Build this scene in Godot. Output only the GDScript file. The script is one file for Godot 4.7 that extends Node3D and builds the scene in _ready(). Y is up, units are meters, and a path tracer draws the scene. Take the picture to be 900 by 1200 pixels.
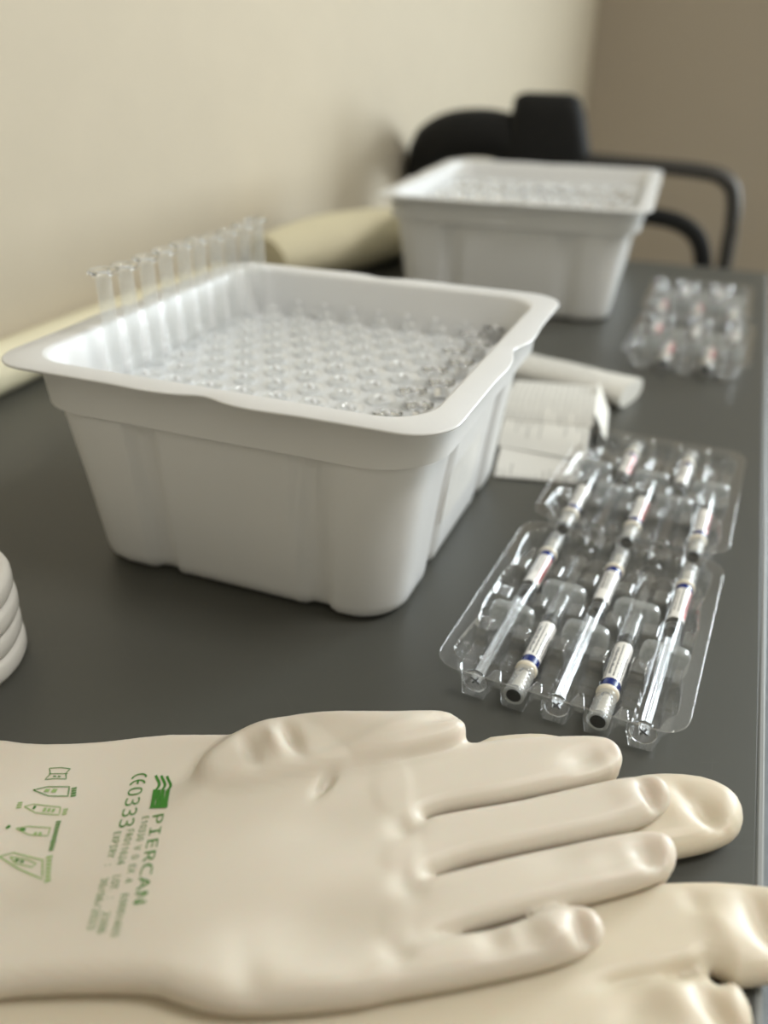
extends Node3D
# A laboratory table with two white syringe tubs, clear blister trays of prefilled syringes,
# leaflets, dishes and cream rubber gloves, in a beige room lit by a daylit window and ceiling panels.
# Axes: x across the table (the wall side is negative), y up from the table top, z along the table towards the near end.

var rng := RandomNumberGenerator.new()
var M := {}

# ------------------------------------------------------------------ materials
func mat(key: String, c: Color, rough: float, metal := 0.0) -> StandardMaterial3D:
	var m := StandardMaterial3D.new()
	m.resource_name = key
	m.albedo_color = c
	m.roughness = rough
	m.metallic = metal
	M[key] = m
	return m

func sheet(key: String, c: Color, alpha: float, rough := 0.03) -> StandardMaterial3D:
	var m := mat(key, Color(c.r, c.g, c.b, alpha), rough)
	m.transparency = BaseMaterial3D.TRANSPARENCY_ALPHA
	m.cull_mode = BaseMaterial3D.CULL_DISABLED
	return m

func solid_clear(key: String, c: Color, rough := 0.03) -> StandardMaterial3D:
	var m := mat(key, Color(c.r, c.g, c.b, 0.0), rough)
	m.refraction_enabled = true
	m.refraction_scale = 0.05
	return m

func noise_tex(freq: float, a: Color, b: Color, sd: int, size := 512) -> NoiseTexture2D:
	var n := FastNoiseLite.new()
	n.seed = sd
	n.frequency = freq
	n.fractal_octaves = 4
	var t := NoiseTexture2D.new()
	t.width = size
	t.height = size
	t.seamless = true
	t.noise = n
	var g := Gradient.new()
	g.set_color(0, a)
	g.set_color(1, b)
	t.color_ramp = g
	return t

func table_texture() -> ImageTexture:
	var im := Image.create(1024, 1024, false, Image.FORMAT_RGB8)
	im.fill(Color(0.93, 0.93, 0.93))
	for i in 26000:
		var v := rng.randf_range(0.88, 1.0)
		im.set_pixel(rng.randi_range(0, 1023), rng.randi_range(0, 1023), Color(v, v, v))
	for i in 60:                                     # fine scratches
		var p := Vector2(rng.randf_range(0, 1023), rng.randf_range(0, 1023))
		var a := rng.randf_range(0, TAU)
		var bend := rng.randf_range(-0.01, 0.01)
		for k in rng.randi_range(10, 90):
			p += Vector2(cos(a), sin(a))
			a += bend
			im.set_pixel(int(p.x) & 1023, int(p.y) & 1023, Color(1, 1, 1))
	return ImageTexture.create_from_image(im)

const PAPER := Color(0.93, 0.925, 0.905)
func print_texture(w: int, h: int, rows: int, ink: Color, patch := Color(0, 0, 0, 0), heading := true) -> ImageTexture:
	# rows of unreadable small print running along the height of the picture
	var im := Image.create(w, h, false, Image.FORMAT_RGB8)
	im.fill(PAPER)
	if patch.a > 0.0:
		im.fill_rect(Rect2i(int(w * 0.62), int(h * 0.03), int(w * 0.12), int(h * 0.9)), patch)
	for r in rows:
		var x := int((r + 0.5) * w / rows)
		var y := int(h * rng.randf_range(0.05, 0.14))
		var stop := int(h * rng.randf_range(0.62, 0.95))
		var big: bool = heading and r % 4 == 1
		while y < stop:
			var word := rng.randi_range(3, 9)
			for k in word:
				var step := 11 if big else (5 if heading else 3)
				if y + step > stop: break
				var tall := 18 if big else (8 if heading else 4)
				var v := rng.randf_range(0.0, 0.3)
				im.fill_rect(Rect2i(x - tall / 2, y, tall - rng.randi_range(0, tall / 3), step - (3 if big else 1)), ink.lerp(PAPER, v))
				y += step
			y += 4
	return ImageTexture.create_from_image(im)

func make_materials() -> void:
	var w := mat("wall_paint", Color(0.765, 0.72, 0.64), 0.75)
	w.albedo_texture = noise_tex(0.02, Color(0.985, 0.985, 0.985), Color(1, 1, 1), 3)
	w.uv1_triplanar = true
	w.uv1_world_triplanar = true
	w.uv1_scale = Vector3(0.9, 0.9, 0.9)
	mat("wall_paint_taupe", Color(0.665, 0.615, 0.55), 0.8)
	mat("ceiling_paint", Color(0.86, 0.85, 0.82), 0.9)
	var fl := mat("floor_vinyl", Color(0.50, 0.52, 0.53), 0.5)
	fl.albedo_texture = noise_tex(0.05, Color(0.85, 0.85, 0.85), Color(1, 1, 1), 5)
	fl.uv1_triplanar = true
	fl.uv1_world_triplanar = true
	var tb := mat("table_laminate", Color(0.315, 0.315, 0.295), 0.42)
	tb.albedo_texture = table_texture()
	tb.uv1_triplanar = true
	tb.uv1_world_triplanar = true
	tb.uv1_scale = Vector3(3.0, 3.0, 3.0)
	mat("edge_band", Color(0.56, 0.57, 0.57), 0.35)
	mat("trim_paint", Color(0.62, 0.60, 0.56), 0.5)
	mat("steel_grey", Color(0.27, 0.26, 0.25), 0.5, 0.4)
	mat("black_vinyl", Color(0.03, 0.03, 0.031), 0.85)
	mat("tub_plastic", Color(0.875, 0.877, 0.88), 0.32)
	mat("nest_plastic", Color(0.87, 0.88, 0.89), 0.35)
	mat("dish_plastic", Color(0.86, 0.85, 0.83), 0.4)
	var gl := mat("glove_rubber", Color(0.835, 0.798, 0.742), 0.46)
	gl.subsurf_scatter_enabled = true
	gl.subsurf_scatter_strength = 0.12
	var gu := mat("glove_rubber_deep", Color(0.835, 0.79, 0.71), 0.46)
	gu.subsurf_scatter_enabled = true
	gu.subsurf_scatter_strength = 0.12
	mat("cream_cloth", Color(0.88, 0.85, 0.74), 0.7)
	mat("green_ink", Color(0.20, 0.46, 0.12), 0.6)
	mat("green_ink_faint", Color(0.56, 0.66, 0.42), 0.6)
	sheet("glass_wall", Color(0.95, 0.97, 0.97), 0.03, 0.02)
	sheet("tray_film", Color(0.95, 0.96, 0.96), 0.012, 0.04)
	sheet("cap_plastic", Color(0.86, 0.87, 0.87), 0.28, 0.12)
	sheet("glass_tall", Color(0.93, 0.95, 0.95), 0.08, 0.02)
	solid_clear("glass_solid", Color(1, 1, 1), 0.01)
	solid_clear("rod_plastic", Color(1, 1, 1), 0.12)
	var ff := sheet("flange_plastic", Color(0.88, 0.90, 0.90), 0.2, 0.2)
	ff.metallic_specular = 0.6
	mat("cream_ring", Color(0.90, 0.87, 0.80), 0.4)
	mat("navy_band", Color(0.03, 0.13, 0.42), 0.25)
	mat("dark_rubber", Color(0.09, 0.09, 0.09), 0.55)
	mat("grey_stopper", Color(0.24, 0.245, 0.25), 0.5)
	mat("label_ink", Color(0.10, 0.10, 0.11), 0.5)
	for k in 3:
		var lb := mat("label_%d" % k, Color(1, 1, 1), 0.28)
		lb.albedo_texture = print_texture(320, 320, 14, Color(0.10, 0.11, 0.14), Color(0.93, 0.33, 0.30, 1.0 if k > 0 else 0.0))
		lb.clearcoat_enabled = true
		lb.clearcoat = 0.6
		lb.clearcoat_roughness = 0.05
	var pp := mat("leaflet_paper", Color(0.9, 0.9, 0.895), 0.7)
	pp.albedo_texture = print_texture(512, 512, 30, Color(0.25, 0.25, 0.26), Color(0, 0, 0, 0), false)
	mat("paper_plain", Color(0.90, 0.89, 0.86), 0.75)
	var tl := mat("tub_label", Color(0.95, 0.955, 0.965), 0.4)
	tl.albedo_texture = print_texture(512, 256, 16, Color(0.66, 0.67, 0.68), Color(0, 0, 0, 0), false)
	tl.uv1_triplanar = true
	tl.uv1_scale = Vector3(11, 11, 11)
	var lamp := mat("lamp_glow", Color(1, 1, 1), 0.5)
	lamp.emission_enabled = true
	lamp.emission = Color(1.0, 0.96, 0.9)
	lamp.emission_energy_multiplier = 1.5
	var day := mat("window_blind", Color(0.95, 0.97, 1.0), 0.6)
	day.emission_enabled = true
	day.emission = Color(0.9, 0.96, 1.0)
	day.emission_energy_multiplier = 0.6

# ------------------------------------------------------------------ nodes
var used := {}
func numbered(called: String) -> String:
	var n: int = used.get(called, 0)
	used[called] = n + 1
	return called if n == 0 else "%s_%03d" % [called, n]

func tag(o: Node3D, label: String, category: String, group := "") -> void:
	o.set_meta("label", label)
	o.set_meta("category", category)
	if group != "":
		o.set_meta("group", group)

func thing(called: String, label: String, category: String, at := Vector3.ZERO, turn := 0.0, group := "") -> Node3D:
	var o := Node3D.new()
	o.name = numbered(called)
	add_child(o)
	o.position = at
	o.rotation.y = turn
	tag(o, label, category, group)
	return o

func part(called: String, mesh: Mesh, m: Material, parent: Node3D) -> MeshInstance3D:
	var o := MeshInstance3D.new()
	o.name = called
	o.mesh = mesh
	o.material_override = m
	parent.add_child(o, true)
	return o

func single(called: String, mesh: Mesh, m: Material, label: String, category: String, group := "") -> MeshInstance3D:
	var o := part(numbered(called), mesh, m, self)
	tag(o, label, category, group)
	return o

func struct(called: String, mesh: Mesh, m: Material, at := Vector3.ZERO) -> MeshInstance3D:
	var o := part(called, mesh, m, self)
	o.position = at
	o.set_meta("kind", "structure")
	return o

func copy_of(src: Node3D, called: String, label: String, at: Vector3, turn: float) -> Node3D:
	var c: Node3D = src.duplicate()
	c.name = numbered(called)
	add_child(c)
	c.position = at
	c.rotation.y = turn
	c.set_meta("label", label)
	return c

# ------------------------------------------------------------------ shapes
func tri(st: SurfaceTool, a: Vector3, b: Vector3, c: Vector3) -> void:
	st.add_vertex(a)
	st.add_vertex(b)
	st.add_vertex(c)

func start() -> SurfaceTool:
	var st := SurfaceTool.new()
	st.begin(Mesh.PRIMITIVE_TRIANGLES)
	return st

func done(st: SurfaceTool) -> ArrayMesh:
	st.generate_normals()
	st.index()
	return st.commit()

# Joins rings of points (counter-clockwise seen from above, going up) into a skin; a new smooth group starts at every ring named in «creases».
func loft(st: SurfaceTool, rings: Array, creases := [], cap_first := false, cap_last := false, group0 := 0) -> void:
	var g := group0
	for i in rings.size() - 1:
		if i in creases:
			g += 1
		st.set_smooth_group(g)
		var p: PackedVector3Array = rings[i]
		var q: PackedVector3Array = rings[i + 1]
		var n := p.size()
		for j in n:
			var k := (j + 1) % n
			if not p[j].is_equal_approx(q[j]) or not p[k].is_equal_approx(q[k]):
				tri(st, p[j], q[j], q[k])
				tri(st, p[j], q[k], p[k])
	if cap_first:
		st.set_smooth_group(g + 1)
		var c := Vector3.ZERO
		var r: PackedVector3Array = rings[0]
		for v in r: c += v / r.size()
		for j in r.size(): tri(st, c, r[j], r[(j + 1) % r.size()])
	if cap_last:
		st.set_smooth_group(g + 2)
		var c2 := Vector3.ZERO
		var r2: PackedVector3Array = rings[rings.size() - 1]
		for v in r2: c2 += v / r2.size()
		for j in r2.size(): tri(st, c2, r2[(j + 1) % r2.size()], r2[j])

func circle(r: float, y: float, n: int) -> PackedVector3Array:
	var out := PackedVector3Array()
	for j in n:
		var a := TAU * j / n
		out.append(Vector3(cos(a) * r, y, -sin(a) * r))
	return out

func moved(ring: PackedVector3Array, t: Transform3D) -> PackedVector3Array:
	var out := PackedVector3Array()
	for v in ring: out.append(t * v)
	return out

const ALONG_Z := Transform3D(Vector3(1, 0, 0), Vector3(0, 0, 1), Vector3(0, -1, 0), Vector3.ZERO)   # turns +y into +z

# A turned shape; profile of (radius, height) from below to above on the outside.
func lathe(profile: Array, n: int, creases := [], t := Transform3D.IDENTITY, cap_first := false, cap_last := false) -> ArrayMesh:
	var st := start()
	var rings := []
	for p in profile: rings.append(moved(circle(p.x, p.y, n), t))
	loft(st, rings, creases, cap_first, cap_last)
	return done(st)

# Round bar through points, with one radius for each; «flat» squeezes it upright.
func sweep(st: SurfaceTool, pts: Array, radii: Array, n: int, flat := 1.0) -> void:
	var rings := []
	for i in pts.size():
		var a: Vector3 = pts[maxi(i - 1, 0)]
		var b: Vector3 = pts[mini(i + 1, pts.size() - 1)]
		var d := (b - a).normalized()
		var side := d.cross(Vector3.UP)
		if side.length() < 0.05: side = Vector3.RIGHT
		side = side.normalized()
		var up := side.cross(d).normalized()
		var ring := PackedVector3Array()
		var r: float = radii[i] if i < radii.size() else radii[radii.size() - 1]
		for j in n:
			var t := TAU * j / n
			ring.append(pts[i] + side * cos(t) * r + up * sin(t) * r * flat)
		rings.append(ring)
	# seen along d the ring runs counter-clockwise from behind; reversed order keeps outward faces
	var rev := []
	for r2 in rings:
		var q: PackedVector3Array = r2.duplicate()
		q.reverse()
		rev.append(q)
	loft(st, rev, [], true, true)

func bar(pts: Array, radii: Array, n := 12, flat := 1.0) -> ArrayMesh:
	var st := start()
	sweep(st, pts, radii, n, flat)
	return done(st)

func smooth_path(pts: Array, steps := 6) -> Array:
	var c := Curve3D.new()
	for i in pts.size():
		var a: Vector3 = pts[maxi(i - 1, 0)]
		var b: Vector3 = pts[mini(i + 1, pts.size() - 1)]
		var t := (b - a) / 6.0
		c.add_point(pts[i], -t, t)
	var out := []
	for i in pts.size() - 1:
		for k in steps: out.append(c.sample(i, float(k) / steps))
	out.append(pts[pts.size() - 1])
	return out

# A box with rounded upright edges and chamfered top and bottom.
func soft_box(size: Vector3, r: float, ch: float) -> ArrayMesh:
	var st := start()
	var h := size / 2.0
	var rings := []
	for q in [[ch, 0.0], [0.0, ch], [0.0, size.y - ch], [ch, size.y]]:
		rings.append(rounded(h.x - q[0], h.z - q[0], maxf(r - q[0], 0.0005), q[1], 4, 1))
	loft(st, rings, [1, 2], true, true)
	return done(st)

# Rounded rectangle seen from above, counter-clockwise. «shape» moves points outwards: shape.call(side, along) in metres.
func rounded(hx: float, hz: float, r: float, y: float, k := 8, m := 24, shape = null) -> PackedVector3Array:
	var out := PackedVector3Array()
	var cs := [Vector2(hx - r, -(hz - r)), Vector2(-(hx - r), -(hz - r)), Vector2(-(hx - r), hz - r), Vector2(hx - r, hz - r)]
	for s in 4:                                   # side 0 is +x, 1 is -z, 2 is -x, 3 is +z; each ends in its corner
		var a0 := PI / 2 * s
		var nrm := Vector2(cos(a0), -sin(a0))
		var from: Vector2 = cs[(s + 3) % 4] + nrm * r
		var to: Vector2 = cs[s] + nrm * r
		for i in m:
			var p := from.lerp(to, float(i) / m)
			var along := p.dot(Vector2(-nrm.y, nrm.x))
			if shape != null:
				p += nrm * float(shape.call(s, along))
			out.append(Vector3(p.x, y, p.y))
		for i in k:
			var a := a0 + PI / 2 * i / k
			out.append(Vector3(cs[s].x + cos(a) * r, y, cs[s].y - sin(a) * r))
	return out

func bump(x: float, c: float, w: float) -> float:
	return exp(-pow((x - c) / w, 2))

# ------------------------------------------------------------------ the tubs
func tub_mesh(hx: float, hz: float, top: float) -> ArrayMesh:
	var st := start()
	var ribs := func(_s: int, a: float) -> float:
		var b := absf(a + 0.004) * (1.0 if hx < 0.14 else 0.74)
		return -0.0050 * box_step(b, 0.0425, 0.0575, 0.0032) - 0.0012 * (1.0 - smoothstep(0.036, 0.042, b))
	var notch := func(_s: int, a: float) -> float:
		return -0.0042 * bump(a, -0.004, 0.0115) + 0.0016 * bump(a, -0.034, 0.017) + 0.001 * bump(a, 0.03, 0.014)
	var rings := []
	var ledge := top - 0.028
	var add := func(dx: float, dz: float, r: float, y: float, f = null):
		rings.append(rounded(hx - dx, hz - dz, r, y, 9, 44, f))
	add.call(0.044, 0.036, 0.022, 0.0016)
	add.call(0.0395, 0.0305, 0.024, 0.0002, ribs)
	add.call(0.0355, 0.0260, 0.025, 0.0018, ribs)
	add.call(0.0327, 0.0228, 0.026, 0.0055, ribs)
	add.call(0.0316, 0.0215, 0.027, 0.011, ribs)
	add.call(0.0260, 0.0180, 0.029, ledge * 0.55, ribs)
	add.call(0.0190, 0.0145, 0.031, ledge - 0.001, ribs)
	add.call(0.0188, 0.0144, 0.031, ledge + 0.0008, ribs)
	add.call(0.0116, 0.0121, 0.037, ledge)              # under the skirt
	add.call(0.0108, 0.0113, 0.037, ledge + 0.0006)
	add.call(0.0096, 0.0098, 0.036, top - 0.0032)
	add.call(0.0090, 0.0088, 0.035, top - 0.0022)
	add.call(0.0012, 0.0012, 0.024, top - 0.0022, notch)    # underside of the lip
	add.call(0.0, 0.0, 0.024, top - 0.0014, notch)
	add.call(0.0, 0.0, 0.024, top - 0.0005, notch)
	add.call(0.0008, 0.0008, 0.024, top, notch)
	add.call(0.0150, 0.0140, 0.025, top)
	add.call(0.0164, 0.0154, 0.0255, top - 0.0006)
	add.call(0.0172, 0.0162, 0.026, top - 0.0022)
	add.call(0.0208, 0.0198, 0.033, top - 0.036)
	add.call(0.0250, 0.0235, 0.033, top - 0.0365)
	add.call(0.0420, 0.0340, 0.026, 0.010)
	add.call(0.0480, 0.0400, 0.022, 0.006)
	loft(st, rings, [8, 9, 11, 12, 16, 19, 20], true, true)
	return done(st)

func make_tub(label: String, at: Vector3, turn: float, hx: float, hz: float) -> Node3D:
	var t := thing("syringe_tub", label, "tub", at, turn, "white syringe tubs")
	part("tub_body", tub_mesh(hx, hz, 0.13), M.tub_plastic, t)
	return t

func make_nest(label: String, at: Vector3, turn: float, hx: float, hz: float, spots: Array) -> void:
	var t := thing("syringe_nest", label, "nest", at, turn, "nest plates in the tubs")
	var st := start()
	loft(st, [rounded(hx, hz, 0.031, 0.0, 5, 6), rounded(hx, hz, 0.031, 0.002, 5, 6), rounded(hx - 0.001, hz - 0.001, 0.030, 0.0027, 5, 6)], [1], true, true)
	part("plate", done(st), M.nest_plastic, t)
	var collar := lathe([Vector2(0.0072, 0.002), Vector2(0.0070, 0.0038), Vector2(0.0066, 0.0042), Vector2(0.0056, 0.0036), Vector2(0.0054, 0.002)], 18, [1, 3])
	for p in spots:
		var c := part("collar", collar, M.nest_plastic, t)
		c.position = Vector3(p.x, 0, p.z)

func barrel_mesh() -> ArrayMesh:
	# a clear barrel, its flange on top at y = 0, open above
	return lathe([Vector2(0.0040, -0.072), Vector2(0.0046, -0.0715), Vector2(0.0046, -0.0032), Vector2(0.0050, -0.0026), Vector2(0.0076, -0.0024), Vector2(0.0082, -0.0018), Vector2(0.0082, -0.0006), Vector2(0.0076, 0.0), Vector2(0.0048, 0.0), Vector2(0.0042, -0.0006), Vector2(0.0041, -0.003), Vector2(0.0041, -0.071), Vector2(0.0040, -0.072)], 28, [4, 5, 6, 8])

func tall_mesh() -> ArrayMesh:
	# the tube of a raised barrel, without its flange
	return lathe([Vector2(0.0040, -0.072), Vector2(0.0046, -0.0715), Vector2(0.0046, -0.0024), Vector2(0.0041, -0.0022), Vector2(0.0040, -0.071)], 28, [2, 3])

func flange_mesh() -> ArrayMesh:
	return lathe([Vector2(0.0040, -0.0024), Vector2(0.0050, -0.0026), Vector2(0.0076, -0.0024), Vector2(0.0082, -0.0018), Vector2(0.0082, -0.0006), Vector2(0.0076, 0.0), Vector2(0.0046, 0.0), Vector2(0.0040, -0.0006), Vector2(0.0040, -0.0024)], 28, [2, 4, 5, 6])

const ORD := ["first", "second", "third", "fourth", "fifth", "sixth", "seventh", "eighth", "ninth", "tenth"]

# ------------------------------------------------------------------ trays and syringes
const TRAY_W := 0.121
const TRAY_L := 0.161
const PITCH := 0.0203
const LIP := 0.0175

func slot(i: int) -> float:
	return (i - 2) * PITCH + 0.0015

func near_slot(u: float) -> float:
	var k := clampf(roundf((u - 0.0015) / PITCH), -2, 2)
	return u - (k * PITCH + 0.0015)

func box_step(x: float, a: float, b: float, w: float) -> float:
	return smoothstep(a - w, a + w, x) * (1.0 - smoothstep(b - w, b + w, x))

func tray_height(u: float, v: float) -> float:
	var q := near_slot(u)
	var between := smoothstep(0.0062, 0.0088, absf(q))
	var front := v - (0.0012 + 0.0075 * between)
	var back := (TRAY_L - 0.0034 - 0.0062 * between) - v
	var side := TRAY_W / 2 - 0.0062 - 0.0016 * (bump(v, 0.045, 0.012) + bump(v, 0.108, 0.012)) - absf(u)
	var d := minf(minf(front, back), side)
	# soft inner corners
	if minf(front, back) < 0.009 and side < 0.009:
		d = 0.009 - Vector2(0.009 - minf(front, back), 0.009 - side).length()
	var open := smoothstep(-0.0002, 0.0016, d)
	var floor_y := 0.0012
	var ridge := smoothstep(0.0052, 0.0064, absf(q))
	var blocks := box_step(v, 0.040, 0.053, 0.0008) + box_step(v, 0.074, 0.086, 0.0008) + box_step(v, 0.108, 0.121, 0.0008)
	var saddles := box_step(v, 0.028, 0.033, 0.001) + box_step(v, 0.126, 0.131, 0.001)
	var h := floor_y + ridge * (0.0035 + 0.0098 * blocks) + (1.0 - ridge) * 0.0022 * saddles
	h += 0.0012 * ridge * bump(v, 0.0465, 0.002) + 0.0006 * sin(v * 900.0) * ridge * (1.0 - blocks) * 0.4
	return lerpf(LIP, h, open)

func tray_mesh() -> ArrayMesh:
	var st := start()
	var nu := 190
	var nv := 250
	var r := 0.013
	var pts := []
	for j in nv + 1:
		var row := PackedVector3Array()
		for i in nu + 1:
			var u := (float(i) / nu - 0.5) * TRAY_W
			var v := float(j) / nv * TRAY_L
			var cu := clampf(u, -TRAY_W / 2 + r, TRAY_W / 2 - r)
			var cv := clampf(v, r, TRAY_L - r)
			var o := Vector2(u - cu, v - cv)
			if o.length() > r:
				o = o.normalized() * r
				u = cu + o.x
				v = cv + o.y
			row.append(Vector3(u, tray_height(u, v), -v))
		pts.append(row)
	for j in nv:
		for i in nu:
			tri(st, pts[j][i], pts[j + 1][i], pts[j + 1][i + 1])
			tri(st, pts[j][i], pts[j + 1][i + 1], pts[j][i + 1])
	var under := Vector3(0, -0.00035, 0)                # the other side of the film
	st.set_smooth_group(2)
	for j in nv:
		for i in nu:
			tri(st, pts[j][i] + under, pts[j + 1][i + 1] + under, pts[j + 1][i] + under)
			tri(st, pts[j][i] + under, pts[j][i + 1] + under, pts[j + 1][i + 1] + under)
	# the rolled rim
	var ring := rounded(TRAY_W / 2, TRAY_L / 2, r, LIP, 6, 1)
	var path := []
	for p in ring: path.append(p + Vector3(0, 0, -TRAY_L / 2))
	path.append(path[0])
	sweep(st, path, [0.00045], 6)
	return done(st)

var shapes := {}

func cross_loft(a: float, b: float, z0: float, z1: float) -> ArrayMesh:
	var st := start()
	var o := [Vector2(a, -b), Vector2(a, b), Vector2(b, b), Vector2(b, a), Vector2(-b, a), Vector2(-b, b), Vector2(-a, b), Vector2(-a, -b), Vector2(-b, -b), Vector2(-b, -a), Vector2(b, -a), Vector2(b, -b)]
	for i in o.size():
		var p: Vector2 = o[i]
		var q: Vector2 = o[(i + 1) % o.size()]
		st.set_smooth_group(i + 1)
		tri(st, Vector3(p.x, p.y, z0), Vector3(p.x, p.y, z1), Vector3(q.x, q.y, z1))
		tri(st, Vector3(p.x, p.y, z0), Vector3(q.x, q.y, z1), Vector3(q.x, q.y, z0))
	for e in [z0, z1]:
		st.set_smooth_group(20 + int(e * 1000))
		for s in [[Vector2(-a, -b), Vector2(a, b)], [Vector2(-b, b), Vector2(b, a)], [Vector2(-b, -a), Vector2(b, -b)]]:
			var l: Vector2 = s[0]
			var h: Vector2 = s[1]
			var c := [Vector3(l.x, l.y, e), Vector3(h.x, l.y, e), Vector3(h.x, h.y, e), Vector3(l.x, h.y, e)]
			if e == z1: c.reverse()
			tri(st, c[0], c[1], c[2])
			tri(st, c[0], c[2], c[3])
	return done(st)

func label_mesh(r: float, z0: float, z1: float) -> ArrayMesh:
	var st := start()
	var n := 40
	for i in n:
		for e: Array in [[i, i + 1]]:
			var a0: float = TAU * e[0] / n
			var a1: float = TAU * e[1] / n
			var q := [Vector3(cos(a0) * r, sin(a0) * r, z0), Vector3(cos(a0) * r, sin(a0) * r, z1), Vector3(cos(a1) * r, sin(a1) * r, z1), Vector3(cos(a1) * r, sin(a1) * r, z0)]
			var uv := [Vector2(float(e[0]) / n, 0), Vector2(float(e[0]) / n, 1), Vector2(float(e[1]) / n, 1), Vector2(float(e[1]) / n, 0)]
			for k in [0, 1, 2, 0, 2, 3]:
				st.set_uv(uv[k])
				st.set_normal(Vector3(q[k].x, q[k].y, 0).normalized())
				st.add_vertex(q[k])
	st.index()
	return st.commit()

func make_shapes() -> void:
	shapes.plug = lathe([Vector2(0.0036, 0.0004), Vector2(0.0036, 0.0045)], 24, [], ALONG_Z, true, true)
	var cap := [Vector2(0.0037, 0.017), Vector2(0.0037, 0.0006), Vector2(0.0041, 0.0), Vector2(0.0049, 0.0), Vector2(0.0053, 0.0006)]
	var z := 0.0006
	while z < 0.018:                                    # ribbed collar
		cap.append(Vector2(0.0053, z + 0.0006))
		cap.append(Vector2(0.00505, z + 0.0009))
		cap.append(Vector2(0.00505, z + 0.0013))
		cap.append(Vector2(0.0053, z + 0.0016))
		z += 0.0030
	cap.append(Vector2(0.0050, 0.0198))
	shapes.cap = lathe(cap, 28, [1, 4], ALONG_Z)
	shapes.core = lathe([Vector2(0.0030, 0.0046), Vector2(0.0027, 0.012), Vector2(0.0016, 0.0215)], 18, [], ALONG_Z, true, true)
	shapes.ring = lathe([Vector2(0.0030, 0.0195), Vector2(0.0049, 0.0198), Vector2(0.0056, 0.0206), Vector2(0.0056, 0.0224), Vector2(0.0050, 0.0232), Vector2(0.0044, 0.0234)], 28, [], ALONG_Z)
	shapes.band = lathe([Vector2(0.00484, 0.0236), Vector2(0.00484, 0.0288)], 32, [], ALONG_Z)
	shapes.label = label_mesh(0.00480, 0.0282, 0.0600)
	shapes.barrel = lathe([Vector2(0.0038, 0.0232), Vector2(0.0044, 0.0233), Vector2(0.00468, 0.0240), Vector2(0.00468, 0.0905)], 28, [1], ALONG_Z)
	shapes.stopper = lathe([Vector2(0.0030, 0.0620), Vector2(0.0041, 0.0632), Vector2(0.0041, 0.0648), Vector2(0.0037, 0.0654), Vector2(0.0037, 0.0668), Vector2(0.0041, 0.0674), Vector2(0.0041, 0.0695)], 24, [], ALONG_Z, true, true)
	var st := start()
	var rings := []
	for q in [[0.0112, 0.0076, 0.0900], [0.0120, 0.0084, 0.0908], [0.0122, 0.0086, 0.0918], [0.0122, 0.0086, 0.0952], [0.0118, 0.0082, 0.0964], [0.0110, 0.0074, 0.0970]]:
		rings.append(moved(rounded(q[0], q[1], 0.0052, q[2], 6, 1), ALONG_Z))
	loft(st, rings, [2, 3], true, true)
	shapes.flange = done(st)
	for key in ["near", "far"]:
		var end := 0.153 if key == "near" else 0.143
		shapes["rod_" + key] = cross_loft(0.0025, 0.0005, 0.0696, end - 0.0021)
		shapes["plate_" + key] = lathe([Vector2(0.0056, end - 0.0022), Vector2(0.0062, end - 0.0018), Vector2(0.0062, end - 0.0004), Vector2(0.0057, end)], 28, [1, 2], ALONG_Z, true, true)
		shapes["mark_" + key] = cross_loft(0.0034, 0.00042, end - 0.0002, end + 0.0004)

# A prefilled syringe lying on its side: +z runs from the cap to the thumb plate.
func syringe(label: String, base: Node3D, u: float, v: float, cap_first: bool, tone: int, tilt: float, group: String) -> void:
	var key := "far" if cap_first else "near"
	var length := 0.143 if cap_first else 0.153
	var t := thing("prefilled_syringe", label, "syringe", Vector3.ZERO, 0.0, group)
	var turn := PI if cap_first else 0.0
	var local := Vector3(u, 0.0100, -v if cap_first else -(v + length))
	t.transform = base.transform * Transform3D(Basis(Vector3.UP, turn), local)
	part("end_plug", shapes.plug, M.dark_rubber, t)
	part("cap", shapes.cap, M.cap_plastic, t)
	part("cap_core", shapes.core, M.cream_ring, t)
	part("collar_ring", shapes.ring, M.cream_ring, t)
	part("barrel", shapes.barrel, M.glass_wall, t)
	part("colour_band", shapes.band, M.navy_band, t)
	var lb := part("label_wrap", shapes.label, M["label_%d" % tone], t)
	lb.rotation.z = (-1.83 if cap_first else 2.70) if tone > 0 else (0.47 if cap_first else -0.44)
	part("stopper", shapes.stopper, M.grey_stopper, t)
	part("finger_flange", shapes.flange, M.flange_plastic, t)
	var rod := part("plunger_rod", shapes["rod_" + key], M.rod_plastic, t)
	rod.rotation.z = 0.25 if cap_first else -tilt
	part("thumb_plate", shapes["plate_" + key], M.rod_plastic, t)

func tray(label: String, mesh: Mesh, at: Vector3, turn: float) -> Node3D:
	var t := thing("blister_tray", label, "tray", at, turn, "clear blister trays along the table edge")
	part("formed_sheet", mesh, M.tray_film, t)
	return t

func tray_set(which: String, at: Vector3, turn: float, mesh: Mesh, first_cap: int, tones: Array, tilt: float) -> void:
	var t := tray("clear formed plastic tray holding five syringes, the " + which, mesh, at, turn)
	for i in 5:
		var cf: bool = i % 2 == first_cap
		var s := "capped syringe, dark end nearer, %s from left in the %s" if cf else "plunger-first syringe, clear disc end nearer, %s from left in the %s"
		syringe(s % [ORD[i], which], t, slot(i), 0.0020 if cf else 0.0036, cf, tones[i], tilt + [0.0, 0.05, 0.02, -0.05, -0.04][i], "prefilled syringes in the clear trays")

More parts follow.
